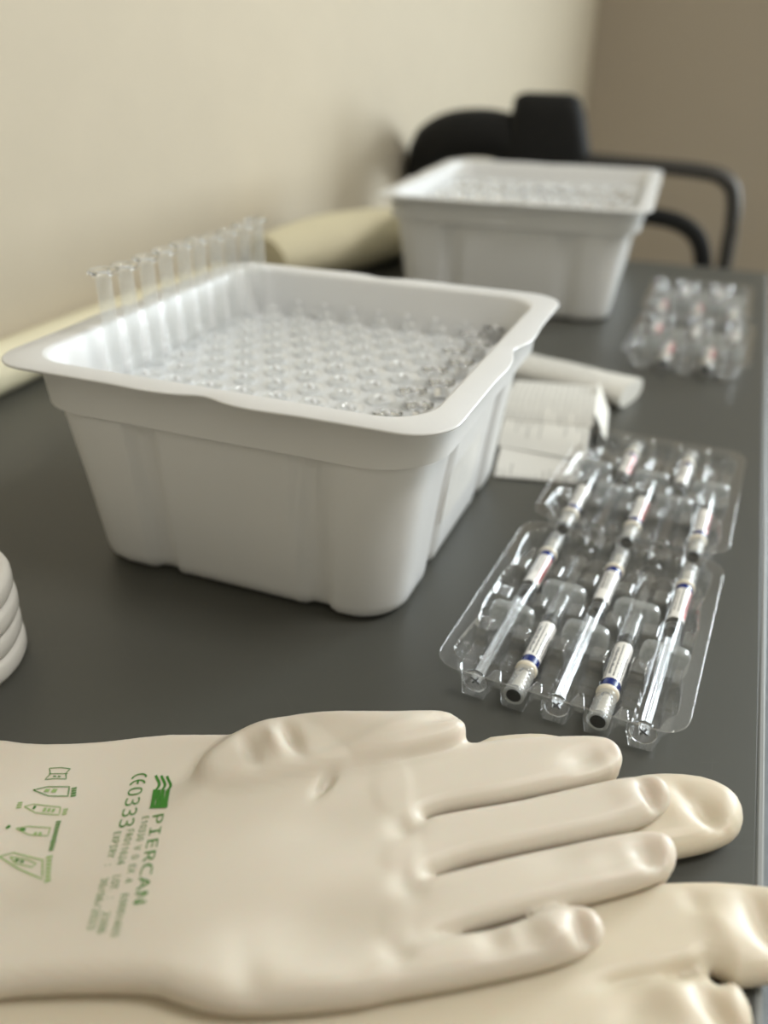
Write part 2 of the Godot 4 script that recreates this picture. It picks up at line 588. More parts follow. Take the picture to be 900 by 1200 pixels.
# ------------------------------------------------------------------ gloves
# outlines of the flattened gloves on the table, in metres
const PALM := [Vector2(-0.3194, -0.1535), Vector2(-0.2957, -0.1789), Vector2(-0.2742, -0.1957), Vector2(-0.2607, -0.2019), Vector2(-0.2445, -0.2052), Vector2(-0.2241, -0.2143), Vector2(-0.1946, -0.2300), Vector2(-0.1752, -0.2346), Vector2(-0.1442, -0.2408), Vector2(-0.1136, -0.2458), Vector2(-0.0876, -0.2490), Vector2(-0.0749, -0.2365), Vector2(-0.0685, -0.2206), Vector2(-0.0609, -0.2067), Vector2(-0.0567, -0.1946), Vector2(-0.0544, -0.1810), Vector2(-0.0523, -0.1693), Vector2(-0.0518, -0.1576), Vector2(-0.0555, -0.1492), Vector2(-0.0716, -0.1398), Vector2(-0.0904, -0.1306), Vector2(-0.1029, -0.1264), Vector2(-0.1150, -0.1257), Vector2(-0.1249, -0.1259), Vector2(-0.1465, -0.1195), Vector2(-0.1727, -0.1101), Vector2(-0.1958, -0.0976), Vector2(-0.2306, -0.0775)]
const INDEX := [Vector2(-0.0982, -0.2373), Vector2(-0.0854, -0.2531), Vector2(-0.0641, -0.2636), Vector2(-0.0466, -0.2747), Vector2(-0.0298, -0.2828), Vector2(-0.0129, -0.2904), Vector2(-0.0049, -0.2899), Vector2(-0.0000, -0.2833), Vector2(-0.0009, -0.2747), Vector2(-0.0118, -0.2627), Vector2(-0.0382, -0.2418), Vector2(-0.0585, -0.2283), Vector2(-0.0665, -0.2210), Vector2(-0.0782, -0.2062), Vector2(-0.0927, -0.2155)]
const MIDDLE := [Vector2(-0.0774, -0.2040), Vector2(-0.0673, -0.2202), Vector2(-0.0582, -0.2271), Vector2(-0.0380, -0.2409), Vector2(-0.0265, -0.2503), Vector2(-0.0086, -0.2640), Vector2(0.0053, -0.2737), Vector2(0.0141, -0.2769), Vector2(0.0203, -0.2712), Vector2(0.0205, -0.2619), Vector2(0.0115, -0.2501), Vector2(-0.0041, -0.2368), Vector2(-0.0182, -0.2268), Vector2(-0.0346, -0.2147), Vector2(-0.0478, -0.2049), Vector2(-0.0562, -0.1960), Vector2(-0.0693, -0.1838), Vector2(-0.0789, -0.1913)]
const RING := [Vector2(-0.0693, -0.1838), Vector2(-0.0564, -0.1967), Vector2(-0.0475, -0.2038), Vector2(-0.0344, -0.2140), Vector2(-0.0181, -0.2264), Vector2(-0.0040, -0.2364), Vector2(0.0104, -0.2462), Vector2(0.0202, -0.2485), Vector2(0.0254, -0.2423), Vector2(0.0247, -0.2324), Vector2(0.0162, -0.2228), Vector2(0.0003, -0.2103), Vector2(-0.0127, -0.2006), Vector2(-0.0278, -0.1891), Vector2(-0.0424, -0.1777), Vector2(-0.0500, -0.1693), Vector2(-0.0625, -0.1594), Vector2(-0.0711, -0.1689)]
const PINKY := [Vector2(-0.0646, -0.1643), Vector2(-0.0512, -0.1728), Vector2(-0.0349, -0.1825), Vector2(-0.0239, -0.1911), Vector2(-0.0161, -0.1999), Vector2(-0.0082, -0.2046), Vector2(-0.0005, -0.2060), Vector2(0.0052, -0.2010), Vector2(0.0054, -0.1943), Vector2(-0.0013, -0.1864), Vector2(-0.0109, -0.1786), Vector2(-0.0264, -0.1677), Vector2(-0.0439, -0.1563), Vector2(-0.0555, -0.1492), Vector2(-0.0687, -0.1462)]
const THUMB := [Vector2(-0.1621, -0.2066), Vector2(-0.1654, -0.2169), Vector2(-0.1617, -0.2290), Vector2(-0.1532, -0.2425), Vector2(-0.1398, -0.2495), Vector2(-0.1234, -0.2542), Vector2(-0.1033, -0.2587), Vector2(-0.0833, -0.2681), Vector2(-0.0730, -0.2719), Vector2(-0.0663, -0.2690), Vector2(-0.0637, -0.2629), Vector2(-0.0664, -0.2558), Vector2(-0.0760, -0.2471), Vector2(-0.0931, -0.2339), Vector2(-0.1061, -0.2251), Vector2(-0.1221, -0.2150), Vector2(-0.1381, -0.2050), Vector2(-0.1518, -0.2012)]
const LOWER := [Vector2(-0.3050, -0.1000), Vector2(-0.2300, -0.1080), Vector2(-0.1650, -0.1220), Vector2(-0.1150, -0.1700), Vector2(-0.0900, -0.2350), Vector2(-0.0632, -0.2825), Vector2(-0.0463, -0.2928), Vector2(-0.0338, -0.2976), Vector2(-0.0185, -0.2975), Vector2(-0.0107, -0.2870), Vector2(-0.0120, -0.2734), Vector2(-0.0234, -0.2587), Vector2(-0.0197, -0.2579), Vector2(-0.0083, -0.2724), Vector2(0.0039, -0.2866), Vector2(0.0190, -0.2945), Vector2(0.0345, -0.2978), Vector2(0.0457, -0.2938), Vector2(0.0496, -0.2842), Vector2(0.0477, -0.2727), Vector2(0.0397, -0.2636), Vector2(0.0276, -0.2547), Vector2(0.0096, -0.2430), Vector2(-0.0079, -0.2316), Vector2(-0.0125, -0.2217), Vector2(-0.0032, -0.2231), Vector2(0.0140, -0.2330), Vector2(0.0347, -0.2427), Vector2(0.0526, -0.2489), Vector2(0.0703, -0.2518), Vector2(0.0800, -0.2445), Vector2(0.0778, -0.2295), Vector2(0.0667, -0.2166), Vector2(0.0533, -0.2089), Vector2(0.0453, -0.2050), Vector2(0.0420, -0.2025), Vector2(0.0405, -0.2045), Vector2(0.0397, -0.2091), Vector2(0.0493, -0.2063), Vector2(0.0545, -0.1976), Vector2(0.0537, -0.1885), Vector2(0.0441, -0.1763), Vector2(0.0253, -0.1621), Vector2(-0.0103, -0.1364), Vector2(-0.0551, -0.1158), Vector2(-0.1041, -0.1031), Vector2(-0.1535, -0.0879), Vector2(-0.1980, -0.0673)]

const CELL := 0.0014

func rounder(poly: Array, times: int) -> PackedVector2Array:
	var p := PackedVector2Array(poly)
	for t in times:
		var q := PackedVector2Array()
		for i in p.size():
			var a := p[i]
			var b := p[(i + 1) % p.size()]
			q.append(a.lerp(b, 0.25))
			q.append(a.lerp(b, 0.75))
		p = q
	return p

# Distance to the outline at every node of a grid, positive inside.
func distances(poly: PackedVector2Array, lo: Vector2, nx: int, nz: int) -> PackedFloat32Array:
	var n := poly.size()
	var d := PackedVector2Array()
	var inv := PackedFloat32Array()
	for i in n:
		var e := poly[(i + 1) % n] - poly[i]
		d.append(e)
		inv.append(1.0 / maxf(e.length_squared(), 1e-12))
	var out := PackedFloat32Array()
	out.resize(nx * nz)
	for k in nz:
		for i in nx:
			var p := lo + Vector2(i, k) * CELL
			var best := 1.0
			for s in n:
				var w := p - poly[s]
				best = minf(best, (w - d[s] * clampf(w.dot(d[s]) * inv[s], 0.0, 1.0)).length_squared())
			out[k * nx + i] = sqrt(best) * (1.0 if Geometry2D.is_point_in_polygon(p, poly) else -1.0)
	return out

func blur(a: PackedFloat32Array, nx: int, nz: int, r: int) -> PackedFloat32Array:
	var b := a.duplicate()
	for k in nz:
		for i in nx:
			var s := 0.0
			for j in range(-r, r + 1): s += a[k * nx + clampi(i + j, 0, nx - 1)]
			b[k * nx + i] = s / (2 * r + 1)
	var c := b.duplicate()
	for k in nz:
		for i in nx:
			var s := 0.0
			for j in range(-r, r + 1): s += b[clampi(k + j, 0, nz - 1) * nx + i]
			c[k * nx + i] = s / (2 * r + 1)
	return c

# dents: [x, z, angle, length, width, height] soft hollows (negative) and swellings in the upper skin
func relief(x: float, z: float, list: Array) -> float:
	var s := 0.0
	for q in list:
		var dx: float = x - q[0]
		var dz: float = z - q[1]
		if absf(dx) + absf(dz) > 3.5 * (q[3] + q[4]): continue
		var c := cos(q[2])
		var n := sin(q[2])
		var a: float = (dx * c - dz * n) / q[3]
		var b: float = (dx * n + dz * c) / q[4]
		s += q[5] * exp(-a * a - b * b)
	return s

# Surface nets over a field that is negative inside.
func skin(f: PackedFloat32Array, n: Vector3i, lo: Vector3, live: PackedByteArray) -> ArrayMesh:
	var sx := 1
	var sy := n.x
	var sz := n.x * n.y
	var ids := PackedInt32Array()
	ids.resize(n.x * n.y * n.z)
	ids.fill(-1)
	var pts := PackedVector3Array()
	var offs := [0, sx, sy, sx + sy, sz, sz + sx, sz + sy, sz + sy + sx]
	var edges := [[0, 1], [2, 3], [4, 5], [6, 7], [0, 2], [1, 3], [4, 6], [5, 7], [0, 4], [1, 5], [2, 6], [3, 7]]
	var cs := [Vector3(0, 0, 0), Vector3(1, 0, 0), Vector3(0, 1, 0), Vector3(1, 1, 0), Vector3(0, 0, 1), Vector3(1, 0, 1), Vector3(0, 1, 1), Vector3(1, 1, 1)]
	for z in n.z - 1:
		for x in n.x - 1:
			if live[z * n.x + x] == 0: continue
			for y in n.y - 1:
				var b := x + y * sy + z * sz
				var neg := 0
				for o in offs:
					if f[b + o] < 0.0: neg += 1
				if neg == 0 or neg == 8: continue
				var s := Vector3.ZERO
				var m := 0
				for e in edges:
					var va := f[b + offs[e[0]]]
					var vb := f[b + offs[e[1]]]
					if (va < 0.0) != (vb < 0.0):
						s += cs[e[0]].lerp(cs[e[1]], va / (va - vb))
						m += 1
				ids[b] = pts.size()
				pts.append(lo + (Vector3(x, y, z) + s / m) * CELL)
	var idx := PackedInt32Array()
	var face := func(a: int, b: int, c: int, d: int, out: bool):
		if a < 0 or b < 0 or c < 0 or d < 0: return
		if out: idx.append_array(PackedInt32Array([a, b, c, a, c, d]))
		else: idx.append_array(PackedInt32Array([a, c, b, a, d, c]))
	for z in range(1, n.z - 1):
		for x in range(1, n.x - 1):
			if live[z * n.x + x] == 0: continue
			for y in range(1, n.y - 1):
				var b := x + y * sy + z * sz
				var v := f[b] < 0.0
				if v != (f[b + sx] < 0.0): face.call(ids[b], ids[b - sz], ids[b - sy - sz], ids[b - sy], v)
				if v != (f[b + sy] < 0.0): face.call(ids[b], ids[b - sx], ids[b - sx - sz], ids[b - sz], v)
				if v != (f[b + sz] < 0.0): face.call(ids[b], ids[b - sy], ids[b - sx - sy], ids[b - sx], v)
	var normals := PackedVector3Array()
	normals.resize(pts.size())
	var t := 0
	while t < idx.size():
		var a := pts[idx[t]]
		var nn := (pts[idx[t + 2]] - a).cross(pts[idx[t + 1]] - a)
		for k in 3: normals[idx[t + k]] += nn
		t += 3
	for i in normals.size(): normals[i] = normals[i].normalized()
	var arr := []
	arr.resize(Mesh.ARRAY_MAX)
	arr[Mesh.ARRAY_VERTEX] = pts
	arr[Mesh.ARRAY_NORMAL] = normals
	arr[Mesh.ARRAY_INDEX] = idx
	var am := ArrayMesh.new()
	am.add_surface_from_arrays(Mesh.PRIMITIVE_TRIANGLES, arr)
	return am

var glove_top := PackedFloat32Array()
var G_LO := Vector2(-0.325, -0.320)
const G_NX := 300
const G_NZ := 197
const G_NY := 34

func field(d: PackedFloat32Array, r: float, mid: PackedFloat32Array, up: PackedFloat32Array, down: PackedFloat32Array, f: PackedFloat32Array, live: PackedByteArray, soft: float) -> void:
	for k in G_NZ:
		for i in G_NX:
			var c := k * G_NX + i
			if d[c] < -0.006: continue
			live[c] = 1
			var e := maxf(0.0, r - d[c])
			var e2 := e * e
			for y in G_NY:
				var h := y * CELL - mid[c] - CELL * 1.5
				var q := h / (up[c] if h > 0.0 else down[c]) * r
				var v := sqrt(e2 + q * q) - r
				var b := i + y * G_NX + k * G_NX * G_NY
				var o := f[b]
				var w := maxf(soft - absf(o - v), 0.0) / soft
				f[b] = minf(o, v) - w * w * soft * 0.25

func gloves() -> void:
	var n := G_NX * G_NZ
	var n3 := Vector3i(G_NX, G_NY, G_NZ)
	var lo := Vector3(G_LO.x, -CELL * 1.5, G_LO.y)
	# ---- the glove underneath
	var dl := distances(rounder(LOWER, 1), G_LO, G_NX, G_NZ)
	var mid := PackedFloat32Array()
	var up := PackedFloat32Array()
	var low_top := PackedFloat32Array()
	var dn := PackedFloat32Array()
	dn.resize(n)
	mid.resize(n)
	up.resize(n)
	low_top.resize(n)
	var hollows := [
		[0.0345, -0.2735, 0.75, 0.0050, 0.0070, -0.0050], [0.0215, -0.2700, 0.75, 0.0055, 0.0080, 0.0014], [0.0250, -0.2800, 0.75, 0.004, 0.006, -0.0015],
		[0.0580, -0.2285, 0.6, 0.0060, 0.0120, -0.0055], [0.0420, -0.2220, 0.75, 0.0055, 0.0090, 0.0016], [0.0330, -0.2290, 0.7, 0.005, 0.006, -0.0014],
		[0.0440, -0.1895, 0.8, 0.0042, 0.0100, -0.0050], [0.0310, -0.1880, 0.75, 0.0065, 0.0080, 0.0022], [0.0180, -0.1800, 0.7, 0.009, 0.006, -0.0016],
		[0.0310, -0.2010, 0.62, 0.0100, 0.0026, -0.0055], [0.0140, -0.1900, 0.62, 0.0120, 0.0030, -0.0035], [-0.06, -0.128, 0.5, 0.02, 0.006, -0.002], [-0.12, -0.10, 0.4, 0.02, 0.006, 0.002]]
	for k in G_NZ:
		for i in G_NX:
			var c := k * G_NX + i
			var thin := lerpf(0.35, 1.0, smoothstep(-0.20, -0.09, G_LO.x + i * CELL))       # the cuff lies flat
			mid[c] = 0.0084 * thin
			dn[c] = 0.0078 * thin
			up[c] = maxf(0.0078 * thin + relief(G_LO.x + i * CELL, G_LO.y + k * CELL, hollows), 0.0012)
			var e := maxf(0.0, 0.0090 - dl[c]) / 0.0090
			low_top[c] = mid[c] + up[c] * sqrt(1.0 - e * e) if dl[c] > 0.0 else 0.0
	var f := PackedFloat32Array()
	f.resize(n * G_NY)
	f.fill(1.0)
	var live := PackedByteArray()
	live.resize(n)
	field(dl, 0.0090, mid, up, dn, f, live, 0.0001)
	single("rubber_glove", skin(f, n3, lo, live), M.glove_rubber_deep, "cream rubber glove lying underneath, three wide fingertips showing past the printed glove", "glove")
	# ---- the printed glove, draped over it
	var dp := distances(rounder(PALM, 1), G_LO, G_NX, G_NZ)
	var dt := distances(rounder(THUMB, 2), G_LO, G_NX, G_NZ)
	var df := []
	for o in [INDEX, MIDDLE, RING, PINKY]: df.append(distances(rounder(o, 1), G_LO, G_NX, G_NZ))
	var mid_t := PackedFloat32Array()
	var up_t := PackedFloat32Array()
	mid_t.resize(n)
	up_t.resize(n)
	glove_top.resize(n)
	var A := 0.78                                         # the fingers point this way
	var dents := [
		[-0.0145, -0.2725, A, 0.0100, 0.0052, -0.0042], [-0.0060, -0.2805, A, 0.003, 0.005, -0.0012],
		[0.0122, -0.2610, A - 0.1, 0.0032, 0.0080, -0.0050], [0.0030, -0.2575, A, 0.0060, 0.0070, 0.0010], [0.0175, -0.2665, A, 0.0030, 0.0070, 0.0010],
		[0.0145, -0.2325, A + 0.15, 0.0055, 0.0060, -0.0044], [0.0030, -0.2260, A, 0.0080, 0.0050, -0.0010],
		[-0.0020, -0.1925, A - 0.2, 0.0032, 0.0075, -0.0052], [-0.0100, -0.1880, A, 0.0048, 0.0055, 0.0024], [-0.0290, -0.1790, A, 0.0055, 0.0045, -0.0026], [-0.0190, -0.1850, A, 0.004, 0.005, -0.0012],
		[-0.0720, -0.2090, 0.3, 0.0050, 0.0050, -0.0022], [-0.0620, -0.1870, 0.3, 0.0050, 0.0050, -0.0022], [-0.0570, -0.1630, 0.3, 0.0050, 0.0045, -0.0022], [-0.0250, -0.2520, 0.75, 0.020, 0.006, -0.0008], [-0.0150, -0.2200, 0.75, 0.012, 0.006, -0.0014],
		[-0.0850, -0.1600, 0.55, 0.0280, 0.0110, -0.0048], [-0.1140, -0.1480, 0.6, 0.022, 0.012, 0.0008], [-0.0980, -0.1720, 0.7, 0.030, 0.008, 0.0012],
		[-0.0945, -0.1345, -0.9, 0.0150, 0.0055, -0.0012],
		[-0.0780, -0.1430, 0.3, 0.02, 0.006, 0.0012], [-0.1520, -0.2030, 1.0, 0.015, 0.006, 0.0016], [-0.1650, -0.2100, 1.1, 0.012, 0.005, -0.0020],
		[-0.1080, -0.2175, 1.4, 0.0065, 0.0022, -0.0045], [-0.1000, -0.2000, 0.7, 0.02, 0.010, -0.0022], [-0.1450, -0.1600, 0.9, 0.02, 0.02, 0.0008],
		[-0.2000, -0.1300, 0.5, 0.025, 0.010, -0.0028], [-0.2250, -0.1700, 0.6, 0.02, 0.008, 0.0012]]
	var thumb_dents := [
		[-0.0745, -0.2650, 0.72, 0.0095, 0.0028, -0.0036], [-0.0700, -0.2670, 0.72, 0.004, 0.003, -0.0014], [-0.0900, -0.2520, 0.72, 0.015, 0.0026, 0.0012],
		[-0.1300, -0.2330, -0.75, 0.0085, 0.0026, -0.0048], [-0.1365, -0.2290, -0.75, 0.0085, 0.0034, 0.0032], [-0.1440, -0.2225, -0.75, 0.0085, 0.0032, -0.0036],
		[-0.1200, -0.2150, 0.75, 0.025, 0.0035, 0.0014], [-0.1120, -0.2360, 0.75, 0.02, 0.004, -0.0012]]
	for k in G_NZ:
		for i in G_NX:
			var c := k * G_NX + i
			var x := G_LO.x + i * CELL
			var z := G_LO.y + k * CELL
			mid[c] = maxf(0.0160 * smoothstep(-0.225, -0.095, x), low_top[c] - 0.002) + 0.0066
			dn[c] = maxf(0.0056, mid[c] - maxf(low_top[c] - 0.0005, 0.0008))
			up[c] = maxf(0.0066 + relief(x, z, dents), 0.0012)
			var along := (x + 0.15) * 0.71 - (z + 0.19) * 0.70       # from the thumb's root to its tip
			mid_t[c] = maxf(mid[c] + 0.0045, lerpf(0.0125, 0.0300, smoothstep(0.0, 0.085, along)))
			up_t[c] = maxf(0.0072 + relief(x, z, thumb_dents), 0.0014)
			var e := maxf(0.0, 0.0070 - dp[c]) / 0.0070
			glove_top[c] = mid[c] + up[c] * sqrt(maxf(0.0, 1.0 - e * e))
	f.fill(1.0)
	live.fill(0)
	field(dp, 0.0070, mid, up, dn, f, live, 0.0001)
	for d in df:
		for c in n: d[c] -= 0.0008
		field(d, 0.0070, mid, up, dn, f, live, 0.0022)
	for c in n: dn[c] = minf(0.014, mid_t[c] - 0.001)
	field(dt, 0.0080, mid_t, up_t, dn, f, live, 0.0045)
	var g := thing("rubber_glove", "cream rubber glove with green printing, lying on top with its thumb folded across", "glove")
	part("glove_body", skin(f, n3, lo, live), M.glove_rubber, g)
	add_printing(g)

func on_glove(p: Vector2) -> Vector3:
	var q := (p - G_LO) / CELL
	var i := clampi(int(q.x), 0, G_NX - 2)
	var k := clampi(int(q.y), 0, G_NZ - 2)
	var fx := q.x - i
	var fz := q.y - k
	var c := k * G_NX + i
	return Vector3(p.x, lerpf(lerpf(glove_top[c], glove_top[c + 1], fx), lerpf(glove_top[c + G_NX], glove_top[c + G_NX + 1], fx), fz) + 0.0002, p.y)

# Lettering that follows the rubber: from the left end of its base line to the right end, with a height.
func lettering(text: String, a: Vector2, b: Vector2, height: float, m: Material, g: Node3D, called := "printed_text") -> void:
	var tm := TextMesh.new()
	var font := SystemFont.new()
	font.font_names = PackedStringArray(["Droid Sans Mono"])
	tm.font = font
	tm.text = text
	tm.font_size = 48
	tm.pixel_size = 0.01
	tm.depth = 0.0
	tm.curve_step = 3.0
	var arr := tm.get_mesh_arrays()
	var v: PackedVector3Array = arr[Mesh.ARRAY_VERTEX]
	if v.is_empty():
		print("no lettering for ", text)
		return
	var box := AABB(v[0], Vector3.ZERO)
	for p in v: box = box.expand(p)
	var e1 := (b - a).normalized()
	var e2 := Vector2(e1.y, -e1.x)
	var nrm := PackedVector3Array()
	for i in v.size():
		var q := (v[i] - box.position) / Vector3(box.size.x, box.size.y, 1.0)
		v[i] = on_glove(a + e1 * q.x * a.distance_to(b) + e2 * q.y * height)
		nrm.append(Vector3.UP)
	var out := []
	out.resize(Mesh.ARRAY_MAX)
	out[Mesh.ARRAY_VERTEX] = v
	out[Mesh.ARRAY_NORMAL] = nrm
	out[Mesh.ARRAY_INDEX] = arr[Mesh.ARRAY_INDEX]
	var am := ArrayMesh.new()
	am.add_surface_from_arrays(Mesh.PRIMITIVE_TRIANGLES, out)
	part(called, am, m, g)

func ribbon(st: SurfaceTool, path: Array, w: float) -> void:
	var prev := []
	for i in path.size():
		var a: Vector2 = path[maxi(i - 1, 0)]
		var b: Vector2 = path[mini(i + 1, path.size() - 1)]
		var n := (b - a).normalized().orthogonal() * w / 2
		var here := [on_glove(path[i] + n), on_glove(path[i] - n)]
		if i > 0:
			tri(st, prev[0], here[0], here[1])
			tri(st, prev[0], here[1], prev[1])
		prev = here

func fine(path: Array, closed := false) -> Array:
	var out := []
	var p := path.duplicate()
	if closed: p.append(p[0])
	for i in p.size() - 1:
		for k in 4: out.append((p[i] as Vector2).lerp(p[i + 1], k / 4.0))
	out.append(p[p.size() - 1])
	return out

func flat_up(st: SurfaceTool) -> ArrayMesh:
	st.index()
	var arr := st.commit_to_arrays()
	var nrm := PackedVector3Array()
	nrm.resize((arr[Mesh.ARRAY_VERTEX] as PackedVector3Array).size())
	nrm.fill(Vector3.UP)
	arr[Mesh.ARRAY_NORMAL] = nrm
	var am := ArrayMesh.new()
	am.add_surface_from_arrays(Mesh.PRIMITIVE_TRIANGLES, arr)
	return am

func dashes(a: Vector2, b: Vector2, w: float, count: int, g: Node3D, m: Material) -> void:
	# a line of print too small to read
	var st := start()
	for i in count:
		var s := (i + 0.12) / count
		var e := (i + 0.78) / count
		ribbon(st, [a.lerp(b, s), a.lerp(b, e)], w * rng.randf_range(0.75, 1.0))
	part("small_print", flat_up(st), m, g)

func outline(path: Array, w: float, g: Node3D, m: Material, closed := true) -> void:
	var st := start()
	ribbon(st, fine(path, closed), w)
	part("printed_symbol", flat_up(st), m, g)

func add_printing(g: Node3D) -> void:
	var ink: Material = M.green_ink
	lettering("PIERCAN", Vector2(-0.1657, -0.1841), Vector2(-0.1469, -0.1468), 0.0043, ink, g)
	lettering("E10330 V 0 EX 4  E0001403", Vector2(-0.1695, -0.1826), Vector2(-0.1467, -0.1341), 0.0026, ink, g)
	lettering("FR011624  LOT :  2306", Vector2(-0.1715, -0.1754), Vector2(-0.1523, -0.1339), 0.0028, ink, g)
	lettering("EXPIRY :  30/06/2023", Vector2(-0.1758, -0.1731), Vector2(-0.1567, -0.1342), 0.0028, ink, g)
	lettering("0333", Vector2(-0.1850, -0.1945), Vector2(-0.1757, -0.1753), 0.0058, ink, g)
	# the CE mark: two open rings, the second with a bar
	var e1 := Vector2(0.43, 0.90).normalized()
	var e2 := Vector2(e1.y, -e1.x)
	for k in 2:
		var c := Vector2(-0.1885, -0.2019) + e1 * (0.0028 + k * 0.0036) + e2 * 0.0030
		var arc := []
		for j in 13:
			var t := PI * 0.5 + PI * j / 12.0
			arc.append(c + e1 * cos(t) * 0.0024 + e2 * sin(t) * 0.0029)
		var st := start()
		ribbon(st, arc, 0.0008)
		if k == 1: ribbon(st, fine([c - e1 * 0.0022, c - e1 * 0.0002]), 0.0008)
		part("printed_symbol", flat_up(st), ink, g)
	# the emblem: a block crossed by pale waves, with three flames of the same waves above
	var o := Vector2(-0.1695, -0.1873)
	var ax := Vector2(-0.1623, -0.1889) - o
	var ay := Vector2(-0.1749, -0.1969) - o
	var st2 := start()
	for k in 4:
		var w := []
		for j in 9:
			var t := j / 8.0
			w.append(o + ay * t + ax * (0.125 + k * 0.25 + 0.035 * sin(t * 6.0) * (0.0 if k == 0 or k == 3 else 1.0)))
		ribbon(st2, w, ax.length() * 0.225)
	ribbon(st2, fine([o + ay * 0.08, o + ay * 0.08 + ax]), ay.length() * 0.18)
	for k in 3:
		var w2 := []
		for j in 9:
			var t := j / 8.0
			w2.append(o + ay * (1.0 + 0.72 * t) + ax * (0.2 + k * 0.33 + 0.13 * sin(t * 4.5) - 0.02 * t))
		ribbon(st2, w2, ax.length() * 0.15)
	part("printed_emblem", flat_up(st2), ink, g)
	# the pictograms near the cuff
	var pale: Material = M.green_ink_faint
	outline([Vector2(-0.2252, -0.1936), Vector2(-0.2211, -0.1957), Vector2(-0.2167, -0.1966), Vector2(-0.2169, -0.1938), Vector2(-0.2144, -0.1913), Vector2(-0.2185, -0.1900), Vector2(-0.2226, -0.1879), Vector2(-0.2226, -0.1911)], 0.0004, g, ink)
	outline([Vector2(-0.2232, -0.1911), Vector2(-0.2159, -0.1940)], 0.0004, g, ink, false)
	dashes(Vector2(-0.2209, -0.1905), Vector2(-0.2172, -0.1917), 0.0008, 2, g, ink)
	outline([Vector2(-0.2229, -0.1813), Vector2(-0.2184, -0.1851), Vector2(-0.2101, -0.1881), Vector2(-0.2070, -0.1835), Vector2(-0.2146, -0.1808)], 0.0005, g, ink)
	dashes(Vector2(-0.2186, -0.1827), Vector2(-0.2128, -0.1846), 0.0022, 2, g, pale)
	dashes(Vector2(-0.2079, -0.1885), Vector2(-0.2046, -0.1838), 0.0022, 4, g, ink)
	outline([Vector2(-0.2194, -0.1726), Vector2(-0.2169, -0.1750), Vector2(-0.2058, -0.1778), Vector2(-0.2037, -0.1744), Vector2(-0.2133, -0.1719)], 0.0005, g, pale)
	dashes(Vector2(-0.2161, -0.1736), Vector2(-0.2146, -0.1740), 0.0022, 1, g, ink)
	dashes(Vector2(-0.2117, -0.1742), Vector2(-0.2065, -0.1757), 0.0022, 3, g, pale)
	dashes(Vector2(-0.2226, -0.1740), Vector2(-0.2207, -0.1708), 0.0022, 3, g, pale)
	dashes(Vector2(-0.2034, -0.1780), Vector2(-0.2016, -0.1748), 0.0020, 3, g, pale)
	outline([Vector2(-0.2153, -0.1633), Vector2(-0.2113, -0.1658), Vector2(-0.2026, -0.1681), Vector2(-0.2007, -0.1645), Vector2(-0.2084, -0.1626)], 0.0005, g, pale)
	dashes(Vector2(-0.2138, -0.1633), Vector2(-0.2107, -0.1644), 0.0014, 1, g, ink)
	dashes(Vector2(-0.2070, -0.1635), Vector2(-0.2034, -0.1646), 0.0020, 2, g, pale)
	dashes(Vector2(-0.2194, -0.1630), Vector2(-0.2176, -0.1623), 0.0018, 1, g, ink)
	dashes(Vector2(-0.2018, -0.1720), Vector2(-0.1942, -0.1588), 0.0022, 11, g, ink)
	outline([Vector2(-0.2116, -0.1506), Vector2(-0.2078, -0.1538), Vector2(-0.1943, -0.1545), Vector2(-0.1885, -0.1477), Vector2(-0.2006, -0.1486)], 0.0006, g, pale)
	outline([Vector2(-0.2076, -0.1519), Vector2(-0.2008, -0.1529), Vector2(-0.1956, -0.1525), Vector2(-0.1960, -0.1507), Vector2(-0.2036, -0.1502)], 0.0005, g, pale)
	dashes(Vector2(-0.2049, -0.1514), Vector2(-0.2003, -0.1517), 0.0012, 2, g, ink)
	dashes(Vector2(-0.1933, -0.1571), Vector2(-0.1855, -0.1470), 0.0024, 7, g, pale)

# ------------------------------------------------------------------ room and furniture
func box(size: Vector3) -> BoxMesh:
	var b := BoxMesh.new()
	b.size = size
	return b

func boxes(list: Array) -> ArrayMesh:
	var st := start()
	for q in list:
		st.append_from(box(q[1]), 0, Transform3D(Basis.IDENTITY, q[0]))
	return st.commit()

func area_light(called: String, at: Vector3, look: Vector3, size: Vector2, energy: float, c: Color, parent: Node3D) -> void:
	var l := AreaLight3D.new()
	l.name = called
	l.area_size = size
	l.light_energy = energy
	l.light_color = c
	l.area_range = 12.0
	l.shadow_enabled = true
	parent.add_child(l, true)
	l.position = at
	l.basis = Basis.looking_at(look, Vector3.UP if absf(look.y) < 0.9 else Vector3.FORWARD)

const FLOOR := -0.74
const CEIL := 1.95
const LEFT := -0.612
const RIGHT := 3.2
const FAR := -3.60
const NEAR := 2.4

